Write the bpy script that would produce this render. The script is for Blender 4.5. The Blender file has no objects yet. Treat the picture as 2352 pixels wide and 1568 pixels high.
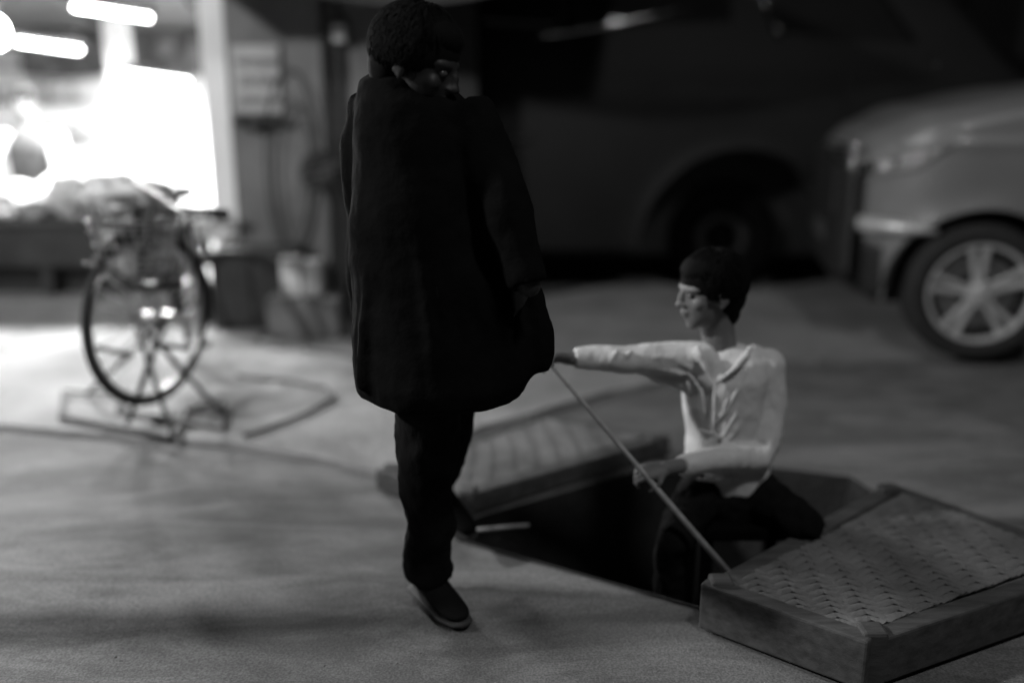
import bpy, bmesh, math, random
from mathutils import Vector, Matrix, Euler, noise
random.seed(7)
R = math.radians
S = bpy.context.scene
COL = S.collection
# ------------------------------------------------------------------ camera
W0, H0, LENS = 2352.0, 1568.0, 33.0
CH, PITCH = 1.245, R(14.4)
cam = bpy.data.cameras.new("camera"); co = bpy.data.objects.new("camera", cam); COL.objects.link(co)
co.location = (0, 0, CH); co.rotation_euler = (R(90) - PITCH, 0, 0)
cam.lens = LENS; cam.sensor_width = 36; cam.clip_end = 500; cam.clip_start = 0.05
cam.dof.use_dof = True; cam.dof.focus_distance = 2.08; cam.dof.aperture_fstop = 0.6
S.camera = co
# ------------------------------------------------------------------ world (night)
w = bpy.data.worlds.new("World"); S.world = w; w.use_nodes = True
nt = w.node_tree; nt.nodes.clear()
sky = nt.nodes.new('ShaderNodeTexSky'); sky.sky_type = 'NISHITA'; sky.sun_disc = False
sky.sun_elevation = R(3); sky.sun_rotation = R(290)
bw = nt.nodes.new('ShaderNodeRGBToBW'); bg = nt.nodes.new('ShaderNodeBackground'); bg.inputs[1].default_value = 0.012
wo = nt.nodes.new('ShaderNodeOutputWorld')
nt.links.new(sky.outputs[0], bw.inputs[0]); nt.links.new(bw.outputs[0], bg.inputs[0]); nt.links.new(bg.outputs[0], wo.inputs[0])
S.view_settings.view_transform = 'Standard'; S.view_settings.look = 'None'
S.view_settings.exposure = 0.0; S.view_settings.gamma = 1.0
# ------------------------------------------------------------------ lamps (street lamps standing just outside the frame)
def area(name, loc, target, size, power, size_y=None, parent=None):
    l = bpy.data.lights.new(name, 'AREA'); l.energy = power; l.size = size
    if size_y: l.shape = 'RECTANGLE'; l.size_y = size_y
    o = bpy.data.objects.new(name, l); COL.objects.link(o); o.location = loc
    o.rotation_euler = (Vector(target) - Vector(loc)).to_track_quat('-Z', 'Y').to_euler()
    if parent: o.parent = parent
    return o
LAMP_L = (-4.2, 1.95, 3.1); LAMP_R = (1.3, 0.3, 4.3)
area("street_light", LAMP_L, (0.2, 2.2, 0.0), 0.22, 235)
area("street_light", LAMP_R, (0.9, 2.9, 0.0), 0.45, 56)

# ------------------------------------------------------------------ pixel -> world helpers (real metres; photograph is 2352 wide here)
F = LENS / 36 * W0
def ray(u, v):
    d = Vector(((u - W0 / 2) / F, 1, -(v - H0 / 2) / F))
    c, s = math.cos(PITCH), math.sin(PITCH)
    return Vector((d.x, d.y * c + d.z * s, -d.y * s + d.z * c))
def P(u, v, z=0.0):
    d = ray(u, v); t = (z - CH) / d.z
    return Vector((d.x * t, d.y * t, z))
def Q(u, v, Y):
    d = ray(u, v); t = Y / d.y
    return Vector((d.x * t, Y, CH + d.z * t))
# ------------------------------------------------------------------ materials
def mat(name, base, rough=0.7, metal=0.0, var=0.25, scale=6.0, bump=0.0, bscale=None, stretch=(1, 1, 1), coat=0.0, spec=0.4):
    m = bpy.data.materials.new(name); m.use_nodes = True
    n = m.node_tree.nodes; L = m.node_tree.links; b = n['Principled BSDF']
    tc = n.new('ShaderNodeTexCoord'); mp = n.new('ShaderNodeMapping'); mp.inputs['Scale'].default_value = stretch
    L.new(tc.outputs['Object'], mp.inputs[0])
    nz = n.new('ShaderNodeTexNoise'); nz.inputs['Scale'].default_value = scale; nz.inputs['Detail'].default_value = 7; nz.inputs['Roughness'].default_value = 0.62
    L.new(mp.outputs[0], nz.inputs[0])
    mr = n.new('ShaderNodeMapRange'); mr.inputs[1].default_value = 0.28; mr.inputs[2].default_value = 0.72
    mr.inputs[3].default_value = base * (1 - var); mr.inputs[4].default_value = base * (1 + var)
    L.new(nz.outputs[0], mr.inputs[0]); L.new(mr.outputs[0], b.inputs['Base Color'])
    b.inputs['Roughness'].default_value = rough; b.inputs['Metallic'].default_value = metal
    b.inputs['Coat Weight'].default_value = coat; b.inputs['Specular IOR Level'].default_value = spec
    if bump:
        nb = n.new('ShaderNodeTexNoise'); nb.inputs['Scale'].default_value = bscale or scale * 8; nb.inputs['Detail'].default_value = 6
        L.new(mp.outputs[0], nb.inputs[0])
        bp = n.new('ShaderNodeBump'); bp.inputs['Strength'].default_value = bump; bp.inputs['Distance'].default_value = 0.02
        L.new(nb.outputs[0], bp.inputs['Height']); L.new(bp.outputs[0], b.inputs['Normal'])
    return m
def emit(name, val):
    m = bpy.data.materials.new(name); m.use_nodes = True
    b = m.node_tree.nodes['Principled BSDF']; b.inputs['Base Color'].default_value = (.9, .9, .9, 1)
    b.inputs['Emission Color'].default_value = (1, 1, 1, 1); b.inputs['Emission Strength'].default_value = val
    return m
M = dict(
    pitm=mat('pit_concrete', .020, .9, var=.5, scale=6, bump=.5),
    skind=mat('skin', .016, .6, var=.15, scale=12), vtyre=mat('shade_black', .003, .95, spec=.05), goodsd=mat('packets', .07, .6, var=.5, scale=12),  # vtyre: near-black copy of the rubber, darkness of the van wheels put into its colour
    pave=mat('pavement_concrete', .22, .85, var=.35, scale=2.2, bump=.5, bscale=40),
    wall=mat('plaster', .15, .9, var=.35, scale=2.5, bump=.3), wallb=mat('white_plaster', .78, .9, var=.12, scale=3, bump=.2),
    dark=mat('dark_paint', .028, .6, var=.5, scale=5, bump=.2), black=mat('black_cloth', .0045, .95, var=.4, scale=8, bump=.25, bscale=30, spec=.03),
    trouser=mat('black_trouser', .006, .95, var=.5, scale=12, bump=.6, bscale=18, stretch=(1, 1, .5), spec=.1),
    shirt=mat('pale_cotton', .54, .9, var=.12, scale=9, bump=.7, bscale=16, stretch=(1, 1, .45), spec=.15),
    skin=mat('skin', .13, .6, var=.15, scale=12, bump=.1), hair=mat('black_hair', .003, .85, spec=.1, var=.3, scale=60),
    eye=mat('eye', .05, .2), steel=mat('worn_steel', .5, .3, metal=1.0, var=.3, scale=20), tyre=mat('rubber', .02, .8, var=.4, scale=20, bump=.3),
    silver=mat('silver_paint', .19, .42, metal=.2, var=.08, scale=2, coat=.3), glass=mat('dark_glass', .012, .08, var=.1),
    vanp=mat('charcoal_paint', .010, .6, var=.35, scale=1.6, bump=.05, spec=.25), alloy=mat('alloy', .55, .35, metal=.35, var=.15, scale=10),
    plastic=mat('black_plastic', .016, .6, var=.3, scale=12), lens=mat('lamp_lens', .22, .1, var=.15, scale=30, bump=.3, bscale=60),
    wood=mat('dusty_wood', .06, .75, var=.5, scale=8, bump=.12, stretch=(1, 6, 6)), weave=mat('woven_strap', .13, .9, var=.45, scale=5, bump=.3),
    stick=mat('bamboo', .33, .6, var=.3, scale=30), mat_=mat('dark_sheet', .006, .95, var=.4, scale=5, bump=.5, bscale=9, spec=.05),
    cloth=mat('pale_cloth', .5, .9, var=.35, scale=9, bump=.8, bscale=16), sack=mat('sack', .25, .95, var=.4, scale=14, bump=.8, bscale=30),
    sign=mat('sign_board', .36, .6, var=.2, scale=6), ink=mat('sign_paint', .04, .7), box=mat('pale_carton', .55, .8, var=.15, scale=6, bump=.1),
    tarp=mat('tarpaulin', .05, .7, var=.4, scale=3, bump=.5), tarpl=mat('pale_tarpaulin', .07, .8, var=.3, scale=3, bump=.4),
    chrome=mat('chrome', .6, .2, metal=1.0, var=.2, scale=20), shoe=mat('shoe', .007, .8, var=.3, spec=.1), sole=mat('shoe_sole', .04, .7),
    tube=emit('lit_tube', 22.0), bulb=emit('lit_bulb', 40.0), goods=mat('goods', .35, .8, var=.5, scale=18, bump=.3))

def road_material():
    m = mat('asphalt', .15, .88, var=.3, scale=1.1, bump=.2, bscale=110)
    n = m.node_tree.nodes; L = m.node_tree.links; b = n['Principled BSDF']
    src = b.inputs['Base Color'].links[0].from_socket
    sp = n.new('ShaderNodeTexNoise'); sp.inputs['Scale'].default_value = 190; sp.inputs['Detail'].default_value = 3
    tc = n.new('ShaderNodeTexCoord'); L.new(tc.outputs['Object'], sp.inputs[0])
    mr = n.new('ShaderNodeMapRange'); mr.inputs[1].default_value = .35; mr.inputs[2].default_value = .65; mr.inputs[3].default_value = .72; mr.inputs[4].default_value = 1.28
    L.new(sp.outputs[0], mr.inputs[0])
    mu = n.new('ShaderNodeMath'); mu.operation = 'MULTIPLY'; L.new(src, mu.inputs[0]); L.new(mr.outputs[0], mu.inputs[1])
    st = n.new('ShaderNodeTexNoise'); st.inputs['Scale'].default_value = 2.6; st.inputs['Detail'].default_value = 8; st.inputs['Roughness'].default_value = .7; st.inputs['Distortion'].default_value = 1.2
    mp2 = n.new('ShaderNodeMapping'); mp2.inputs['Scale'].default_value = (.55, 1.7, 1); L.new(tc.outputs['Object'], mp2.inputs[0]); L.new(mp2.outputs[0], st.inputs[0])
    m2 = n.new('ShaderNodeMapRange'); m2.inputs[1].default_value = .42; m2.inputs[2].default_value = .62; m2.inputs[3].default_value = .62; m2.inputs[4].default_value = 1.08; L.new(st.outputs[0], m2.inputs[0])
    vo = n.new('ShaderNodeTexVoronoi'); vo.feature = 'DISTANCE_TO_EDGE'; vo.inputs['Scale'].default_value = .9
    wn = n.new('ShaderNodeTexNoise'); wn.inputs['Scale'].default_value = 5; wn.inputs['Detail'].default_value = 5; L.new(tc.outputs['Object'], wn.inputs[0])
    va_ = n.new('ShaderNodeVectorMath'); va_.operation = 'MULTIPLY_ADD'; va_.inputs[1].default_value = (.35, .35, .35); L.new(wn.outputs['Color'], va_.inputs[0]); L.new(tc.outputs['Object'], va_.inputs[2]); L.new(va_.outputs[0], vo.inputs['Vector'])
    m3 = n.new('ShaderNodeMapRange'); m3.inputs[1].default_value = 0; m3.inputs[2].default_value = .012; m3.inputs[3].default_value = .9; m3.inputs[4].default_value = 1; L.new(vo.outputs['Distance'], m3.inputs[0])
    a1 = n.new('ShaderNodeMath'); a1.operation = 'MULTIPLY'; L.new(mu.outputs[0], a1.inputs[0]); L.new(m2.outputs[0], a1.inputs[1])
    a2 = n.new('ShaderNodeMath'); a2.operation = 'MULTIPLY'; L.new(a1.outputs[0], a2.inputs[0]); L.new(m3.outputs[0], a2.inputs[1])
    L.new(a2.outputs[0], b.inputs['Base Color'])
    return m
M['road'] = road_material()

# ------------------------------------------------------------------ mesh helpers
class MB:
    def __init__(s): s.v = []; s.f = []
    def add(s, vs, fs):
        o = len(s.v); s.v += [tuple(v) for v in vs]; s.f += [tuple(i + o for i in f) for f in fs]; return s
    def box(s, a, b, rot=0.0, piv=None):
        x0, y0, z0 = a; x1, y1, z1 = b
        vs = [Vector(p) for p in ((x0,y0,z0),(x1,y0,z0),(x1,y1,z0),(x0,y1,z0),(x0,y0,z1),(x1,y0,z1),(x1,y1,z1),(x0,y1,z1))]
        if rot:
            c = Vector(piv) if piv else (Vector(a) + Vector(b)) / 2
            m = Matrix.Rotation(rot, 3, 'Z'); vs = [m @ (v - c) + c for v in vs]
        return s.add(vs, [(0,3,2,1),(4,5,6,7),(0,1,5,4),(1,2,6,5),(2,3,7,6),(3,0,4,7)])
    def prism(s, quad, h, z0=0):            # quad: list of xy(z) at bottom
        n = len(quad); vs = [Vector((q[0], q[1], z0)) for q in quad] + [Vector((q[0], q[1], z0 + h)) for q in quad]
        fs = [tuple(range(n - 1, -1, -1)), tuple(range(n, 2 * n))] + [(i, (i + 1) % n, n + (i + 1) % n, n + i) for i in range(n)]
        return s.add(vs, fs)
    def rings(s, rings, cap=True, closed=False):
        n = len(rings[0]); vs = [p for r in rings for p in r]; fs = []
        k = len(rings)
        for i in range(k - 1 + (1 if closed else 0)):
            a = i * n; b = ((i + 1) % k) * n
            for j in range(n): fs.append((a + j, a + (j + 1) % n, b + (j + 1) % n, b + j))
        if cap and not closed: fs += [tuple(range(n - 1, -1, -1)), tuple((k - 1) * n + j for j in range(n))]
        return s.add(vs, fs)
    def tube(s, pts, r, n=10, closed=False):
        pts = [Vector(p) for p in pts]; rs = r if isinstance(r, (list, tuple)) else [r] * len(pts); rr = []
        ref = None
        for i, p in enumerate(pts):
            if closed: t = pts[(i + 1) % len(pts)] - pts[i - 1]
            else: t = pts[min(i + 1, len(pts) - 1)] - pts[max(i - 1, 0)]
            t.normalize()
            if ref is None: ref = Vector((0, 0, 1)) if abs(t.z) < .9 else Vector((1, 0, 0))
            a = (ref - t * ref.dot(t)).normalized(); b = t.cross(a); ref = a
            rr.append([p + (a * math.cos(2*math.pi*j/n) + b * math.sin(2*math.pi*j/n)) * rs[i] for j in range(n)])
        return s.rings(rr, closed=closed)
    def ell(s, c, r, rot=None, nu=20, nv=12, jit=0, seed=0):
        c = Vector(c); vs = []; fs = []
        rr = (r, r, r) if isinstance(r, (int, float)) else r
        for i in range(nv + 1):
            t = math.pi * i / nv
            for j in range(nu):
                a = 2 * math.pi * j / nu
                d = Vector((math.sin(t) * math.cos(a), math.sin(t) * math.sin(a), math.cos(t)))
                k = 1 + (jit * noise.noise(d * 2.2 + Vector((seed * 3.1, seed, 0))) * 2 if jit else 0)
                p = Vector((d.x * rr[0], d.y * rr[1], d.z * rr[2])) * k
                if rot is not None: p = rot @ p
                vs.append(c + p)
        for i in range(nv):
            for j in range(nu): fs.append((i*nu+j, (i+1)*nu+j, (i+1)*nu+(j+1) % nu, i*nu+(j+1) % nu))
        return s.add(vs, fs)
    def limb(s, p0, p1, r0, r1, n=16):
        p0 = Vector(p0); p1 = Vector(p1); s.tube([p0, p0.lerp(p1, .5), p1], [r0, (r0 + r1) / 2, r1], n)
        s.ell(p0, r0, nu=14, nv=8); s.ell(p1, r1, nu=14, nv=8); return s
    def loft(s, secs, n=28):                # secs: (centre, rx, ry, yaw)
        rr = []
        for c, rx, ry, yaw in secs:
            c = Vector(c); m = Matrix.Rotation(yaw, 3, 'Z')
            rr.append([c + m @ Vector((rx * math.cos(2*math.pi*j/n), ry * math.sin(2*math.pi*j/n), 0)) for j in range(n)])
        return s.rings(rr)
    def grid(s, f, nu, nv):
        vs = [f(i / nu, j / nv) for i in range(nu + 1) for j in range(nv + 1)]
        fs = [(i*(nv+1)+j, (i+1)*(nv+1)+j, (i+1)*(nv+1)+j+1, i*(nv+1)+j+1) for i in range(nu) for j in range(nv)]
        return s.add(vs, fs)
    def build(s, name, m, parent=None, smooth=False, bevel=0, remesh=0, sm=0, disp=None, solid=0, sub=0, recalc=True):
        me = bpy.data.meshes.new(name); me.from_pydata(s.v, [], s.f); me.validate()
        if recalc:
            b = bmesh.new(); b.from_mesh(me); bmesh.ops.recalc_face_normals(b, faces=b.faces); b.to_mesh(me); b.free()
        me.materials.append(m); o = bpy.data.objects.new(name, me); COL.objects.link(o)
        if smooth or remesh:
            for p in me.polygons: p.use_smooth = True
        if solid: k = o.modifiers.new('solid', 'SOLIDIFY'); k.thickness = solid; k.offset = 0
        if remesh:
            k = o.modifiers.new('remesh', 'REMESH'); k.mode = 'VOXEL'; k.voxel_size = remesh; k.use_smooth_shade = True
        if sm: k = o.modifiers.new('smooth', 'SMOOTH'); k.factor = .5; k.iterations = sm
        if disp:
            tx = bpy.data.textures.new('folds', 'CLOUDS'); tx.noise_scale = disp[1]; tx.noise_depth = 2
            k = o.modifiers.new('disp', 'DISPLACE'); k.texture = tx; k.strength = disp[0]; k.mid_level = .5; k.texture_coords = 'LOCAL'
        if bevel: k = o.modifiers.new('bevel', 'BEVEL'); k.width = bevel; k.segments = 2; k.limit_method = 'ANGLE'; k.angle_limit = R(40)
        if sub: k = o.modifiers.new('sub', 'SUBSURF'); k.levels = sub; k.render_levels = sub
        if parent is not None: put(o, parent)
        return o
def put(o, parent):
    o.parent = parent
    top = parent
    while top.parent: top = top.parent
    if parent is top: o.matrix_parent_inverse = Matrix.Translation(-parent.location)
def thing(name, label, cat, loc=(0, 0, 0), group=None):
    o = bpy.data.objects.new(name, None); COL.objects.link(o); o.location = loc; o.empty_display_size = .1
    return tag(o, label, cat, group)
def tag(o, label, cat, group=None):
    o['label'] = label; o['category'] = cat
    if group: o['group'] = group
    return o
def struct(o): o['kind'] = 'structure'; return o
def text(name, body, loc, size, m, parent, rotx=90, rotz=0, sx=1.0):
    c = bpy.data.curves.new(name, 'FONT'); c.body = body; c.size = size; c.extrude = .002; c.align_x = 'CENTER'; c.align_y = 'CENTER'
    t = bpy.data.objects.new(name, c); COL.objects.link(t)
    dg = bpy.context.evaluated_depsgraph_get(); me = bpy.data.meshes.new_from_object(t.evaluated_get(dg))
    bpy.data.objects.remove(t)
    M4 = Matrix.Translation(loc) @ Euler((R(rotx), 0, R(rotz))).to_matrix().to_4x4() @ Matrix.Diagonal((sx, 1, 1, 1))
    me.transform(M4); me.materials.clear(); me.materials.append(m)
    o = bpy.data.objects.new(name, me); COL.objects.link(o); put(o, parent); return o

# ================================================================== SETTING
def fbm(x, y, s=1.0): return noise.fractal(Vector((x * s, y * s, 3.3)), 1, 2, 4)
def nearsheet(u, v):
    x = -7 + 14 * u; y = -2.0 + 9.5 * v
    return Vector((x, y, .006 * fbm(x, y, .9) - .006))
g = MB().grid(nearsheet, 180, 120)
road = struct(g.build('road', M['road'], smooth=True))
HA, HB = .07, .12
PIT_D = .46
def hull(ps):
    ps = sorted(ps); out = []
    for seq in (ps, ps[::-1]):
        h = []
        for p in seq:
            while len(h) > 1 and (h[-1][0]-h[-2][0])*(p[1]-h[-2][1]) - (h[-1][1]-h[-2][1])*(p[0]-h[-2][0]) <= 0: h.pop()
            h.append(p)
        out += h[:-1]
    return out
pit = hull([tuple(P(u, v, z).xy) for u, v, z in ((1050, 1237, 0), (1622, 1398, 0), (2030, 1150, 0), (1950, 1096, 0), (1640, 1060, 0), (1560, 1012, HA), (1066, 1150, HA))])
b = bmesh.new(); b.from_mesh(road.data)
for i, p in enumerate(pit):
    q = pit[(i + 1) % len(pit)]; d = Vector((q[0] - p[0], q[1] - p[1], 0)); nn = Vector((d.y, -d.x, 0)).normalized()
    near = [f for f in b.faces if -.6 < f.calc_center_median().x < 2.0 and 1.6 < f.calc_center_median().y < 3.8]
    ge = list(set(near) | set(e for f in near for e in f.edges) | set(v for f in near for v in f.verts))
    bmesh.ops.bisect_plane(b, geom=ge, plane_co=(p[0], p[1], 0), plane_no=nn)
def inpit(x, y, e=0.0):
    return all((pit[(i+1) % len(pit)][0]-p[0])*(y-p[1]) - (pit[(i+1) % len(pit)][1]-p[1])*(x-p[0]) > e for i, p in enumerate(pit))
bmesh.ops.delete(b, geom=[f for f in b.faces if inpit(*f.calc_center_median().xy)], context='FACES')
b.to_mesh(road.data); b.free()
rim = []
for i, p in enumerate(pit):
    q = pit[(i + 1) % len(pit)]
    for k in range(24): t = k / 24; rim.append((p[0] + (q[0]-p[0]) * t, p[1] + (q[1]-p[1]) * t))
cx_ = sum(p[0] for p in rim) / len(rim); cy_ = sum(p[1] for p in rim) / len(rim)
wv = []
for z_, k_ in ((.0025, 1.012), (.0025, 1.0), (-.03, .997), (-.16, .992), (-PIT_D * .7, .985), (-PIT_D, .98)):
    wv.append([Vector((cx_ + (x - cx_) * k_ + (.008 * noise.noise(Vector((x * 20, y * 20, z_ * 30))) if z_ < -.01 else 0), cy_ + (y - cy_) * k_, z_)) for x, y in rim])
pm = MB(); pm.rings(wv, cap=False); pm.add(wv[-1], [tuple(range(len(rim)))])
struct(pm.build('pit', M['pitm'], recalc=False))
gs = MB().box((-120, -60, -1.2), (120, 160, -.50)).build('ground', M['road']); struct(gs)
sk_ = MB()
for a_, b_ in (((-120, -2.0), (-7, 7.5)), ((7, -2.0), (120, 7.5)), ((-120, -60), (120, -2.0)), ((-120, 7.5), (120, 160))):
    sk_.add([(a_[0], a_[1], -.010), (b_[0], a_[1], -.010), (b_[0], b_[1], -.010), (a_[0], b_[1], -.010)], [(0, 1, 2, 3)])
struct(sk_.build('far_road', M['road']))
# pavement in front of the shop: low, worn slab edge running from the left towards the cots
edge = [(-900, 930), (-300, 955), (0, 985), (200, 1000), (380, 1012), (520, 1022), (640, 1046), (740, 1060), (830, 1082), (900, 1100), (960, 1060), (1100, 990), (1400, 905), (1800, 835), (2100, 822), (2600, 815), (3400, 812)]
pl = []
for i in range(len(edge) - 1):
    a, b = edge[i], edge[i + 1]
    for k in range(8):
        t = k / 8; u = a[0] + (b[0] - a[0]) * t; v = a[1] + (b[1] - a[1]) * t
        p = P(u, v, 0); j = .012 * noise.noise(Vector((p.x * 9, p.y * 9, 0))); pl.append((p.x, p.y + j * 1.6))
mb = MB()
top = [Vector((x, y, .018)) for x, y in pl]; low = [Vector((x, y - .012, -.05)) for x, y in pl]
far = [Vector((x * 1.0, 8.2, .018)) for x, y in pl]
n = len(pl)
mb.add(low + top + far, [(i, i + 1, n + i + 1, n + i) for i in range(n - 1)] + [(n + i, n + i + 1, 2*n + i + 1, 2*n + i) for i in range(n - 1)])
struct(mb.build('pavement', M['pave']))

# ------------------------------------------------------------------ lit stall on the left
YF = 5.30; XW = -1.68
shop = thing('shop_building', 'brightly lit open-fronted shop with white walls at the left edge', 'shop', (-3.5, 7, 0))
MB().box((-6.5, YF, .0), (XW, 9.2, .12)).build('floor', M['pave'], shop)
MB().box((-6.5, 9.2, 0), (XW, 9.35, 2.6)).build('back_wall', M['wallb'], shop)
MB().box((-6.65, YF, 0), (-6.5, 9.35, 2.6)).build('side_wall', M['wallb'], shop)
MB().box((XW, YF, 0), (XW + .13, 9.35, 2.6)).build('side_wall', M['wallb'], shop)
rf = MB()
rf.add([(-6.6, YF - .1, 2.25), (XW + .1, YF - .1, 2.25), (XW + .1, 9.3, 1.78), (-6.6, 9.3, 1.78), (-6.6, YF - .1, 2.29), (XW + .1, YF - .1, 2.29), (XW + .1, 9.3, 1.82), (-6.6, 9.3, 1.82)],
       [(0,1,2,3),(4,5,6,7),(0,1,5,4),(1,2,6,5),(2,3,7,6),(3,0,4,7)])
rf.build('roof', M['tarpl'], shop)
for xb in (-5.4, -4.2, -3.05, -2.15):
    t0 = Vector((xb, YF, 2.2)); t1 = Vector((xb - .5, 9.15, 1.72))
    MB().tube([t0, t1], .035, 8).build('roof_beam', M['wood'], shop)
MB().box((-3.28, 7.9, .12), (-3.12, 8.06, 1.95)).build('pillar', M['wallb'], shop, bevel=.01)
for i, z in enumerate((.9, 1.22, 1.52)):
    MB().box((-6.3, 8.85, z), (-3.9, 9.19, z + .025)).build('shelf', M['wood'], shop)
# goods on the shelves
for i in range(26):
    z = (.925, 1.245)[i % 2]; x = -6.2 + (i // 2) * .175 + random.uniform(-.02, .02); h = random.uniform(.12, .22)
    o = MB()
    if i % 3: o.tube([(x, 9.0, z), (x, 9.0, z + h * .7), (x, 9.0, z + h * .82), (x, 9.0, z + h)], [.045, .045, .02, .02], 12)
    else: o.box((x - .05, 8.95, z), (x + .05, 9.06, z + h))
    o = o.build('jar' if i % 3 else 'carton', M['goods'], smooth=bool(i % 3))
    tag(o, 'small jar standing on the shop back shelves' if i % 3 else 'small carton standing on the shop back shelves', 'jar' if i % 3 else 'carton', 'goods on the shop shelves')

def tube_lamp(u0, v0, u1, v1, Y, label, power):
    a, b = Q(u0, v0, Y), Q(u1, v1, Y + .1); mid = (a + b) / 2
    t = thing('tube_lamp', label, 'lamp', mid, 'tube lamps hanging in the shop')
    MB().tube([a, b], .014, 12).build('lamp_tube', M['tube'], t, smooth=True)
    d = (b - a).normalized(); up = Vector((0, 0, .05))
    hs = MB(); hs.tube([a - d * .03 + up, b + d * .03 + up], .03, 8); hs.tube([a - d * .02 + up, a - d * .02], .02, 8); hs.tube([b + d * .02 + up, b + d * .02], .02, 8)
    hs.build('housing', M['dark'], t)
    zr = 2.25 - (Y - 5.2) * .1146
    for q in (a, b): MB().tube([q + up, Vector((q.x, q.y, max(zr, q.z + .1)))], .004, 6).build('wire', M['dark'], t)
    area('lamp_glow', mid + Vector((0, 0, -.06)), mid + Vector((0, 0, -1)), .5, power, .08, None)
    return t
tube_lamp(170, 16, 345, 42, 6.1, 'topmost lit tube lamp, hanging nearest the street', 190)
tube_lamp(40, 96, 185, 116, 6.7, 'lit tube lamp at far left under the shop roof', 190)
tube_lamp(280, 170, 432, 190, 7.9, 'lit tube lamp lowest and deepest inside the shop', 170)
c = Q(-12, 75, 6.2); bl = thing('bare_bulb', 'glaring bare bulb cut by the left edge of the photo', 'lamp', c)
MB().ell(c, (.075, .075, .095)).build('bulb', M['bulb'], bl, smooth=True); MB().tube([c + Vector((0, 0, .08)), c + Vector((0, 0, .15)), (c.x, c.y, 2.15)], [.03, .028, .006], 10).build('socket', M['dark'], bl)
lp = bpy.data.lights.new('bulb_glow', 'POINT'); lp.energy = 240; lp.shadow_soft_size = .08; lo = bpy.data.objects.new('bulb_glow', lp); COL.objects.link(lo); lo.location = c + Vector((.0, -.16, -.05))

vb = MB().grid(lambda u, v: Vector((-4.4 + 2.65 * u, 8.75 + .015 * math.sin(u * 60), 1.46 + .42 * v - .03 * math.sin(u * 11) * (1 - v))), 90, 6).build('cloth_banner', M['tarp'], smooth=True, solid=.004)
tag(vb, 'grey cloth banner hanging high across the back of the shop', 'banner')
for k in range(9):
    x = -4.2 + k * .28; o = MB().grid(lambda u, v, x=x: Vector((x + .16 * u, 8.5 + .01 * math.sin(u * 9 + k), 1.60 + .2 * v + .02 * math.sin(k * 2.3))), 8, 6).build('hanging_packet', M['goodsd'], smooth=True, solid=.01)
    tag(o, 'packet hanging in a row in front of the shop banner', 'packet', 'packets hanging inside the shop')
# unseen post, added to throw the long shadow band over the road
ps = thing('shadow_post', 'unseen round post added left of the frame to cast a shadow band', 'post', (-1.95, 2.03, 0))
MB().tube([(-1.95, 2.03, -.02), (-1.95, 2.03, 1.48)], .055, 16).build('shaft', M['dark'], ps, smooth=True); MB().ell((-1.95, 2.03, 1.49), (.07, .07, .04)).build('cap', M['dark'], ps, smooth=True)
# ------------------------------------------------------------------ market table (counter) with piled goods
CT = .575; CY = 5.42
ctr = thing('market_table', 'long dark low market table in front of the lit shop', 'table', (-2.9, 5.7, 0))
MB().box((-4.7, CY, CT - .035), (-1.72, CY + .62, CT)).build('tabletop', M['wood'], ctr, bevel=.006)
MB().box((-4.66, CY + .03, .30), (-1.76, CY + .05, CT - .04)).build('front_panel', M['dark'], ctr)
for x in (-4.6, -3.7, -2.75, -1.85):
    for y in (CY + .08, CY + .52): MB().box((x - .03, y - .03, .018), (x + .03, y + .03, CT - .036)).build('leg', M['dark'], ctr)
MB().box((-4.5, CY + .15, .10), (-2.0, CY + .5, .34)).build('lower_shelf', M['dark'], ctr)
def bundle(x, y, z, r, k, m, label, grp='bundles heaped on the market table'):
    o = MB().ell((x, y, z + r[2] * .86), r, Matrix.Rotation(k * 1.3, 3, 'Z'), 36, 22, jit=.16, seed=k).build('cloth_bundle', m, smooth=True, disp=(.05, .05), sub=1)
    return tag(o, label, 'bundle', grp)
bundle(-2.55, 5.70, CT, (.26, .20, .17), 1, M['cloth'], 'largest pale bundle, peak of the heap on the table')
bundle(-2.98, 5.68, CT, (.20, .17, .10), 2, M['cloth'], 'flat pale bundle left of the peak of the heap')
bundle(-3.40, 5.72, CT, (.24, .18, .08), 3, M['sack'], 'low grey sack bundle at the left of the heap')
bundle(-2.16, 5.66, CT, (.18, .16, .08), 4, M['sack'], 'small grey bundle near the right end of the table')
bundle(-2.78, 5.56, CT, (.13, .11, .07), 5, M['sack'], 'small dark bundle in front of the heap on the table')
bundle(-3.85, 5.70, CT, (.2, .18, .09), 6, M['cloth'], 'pale bundle on the table beside the shopkeeper')
for i in range(34):
    x = random.uniform(-3.6, -1.9); y = CY + random.uniform(.03, .14)
    r = random.uniform(.022, .038)
    o = MB().ell((x, y, CT + r * .9), (r, r * .9, r * .92), None, 12, 8, jit=.12, seed=i).build('onion', M['goods'], smooth=True)
    tag(o, 'small round vegetable along the front rim of the market table', 'vegetable', 'loose vegetables on the table rim')
# hanging pale cloth and planks at the right end of the table
pk = thing('plank_shelf', 'pale planks jutting from the right end of the market table', 'shelf', Q(500, 500, 5.2))
for i, (u0, v0, u1, v1) in enumerate([(400, 478, 528, 490), (385, 492, 520, 497)]):
    a, b = Q(u0, v0, 5.28), Q(u1, v1, 5.16); MB().tube([a, b], .013 + .004 * i, 8).build('plank', M['wood'], pk)
def hang(u, v):
    a = Q(440 + 95 * u, 503 + 52 * v * (1 - .35 * (2*u-1)**2), 5.27 - .05 * v + .012 * math.sin(u * 22)); return a
tag(MB().grid(hang, 30, 10).build('hanging_cloth', M['cloth'], smooth=True, solid=.004), 'pale cloth hanging from the right end of the table', 'cloth')
MB().box((-1.80, 5.22, .018), (-1.74, 5.28, .53)).build('prop_post', M['wood'], pk)
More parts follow.
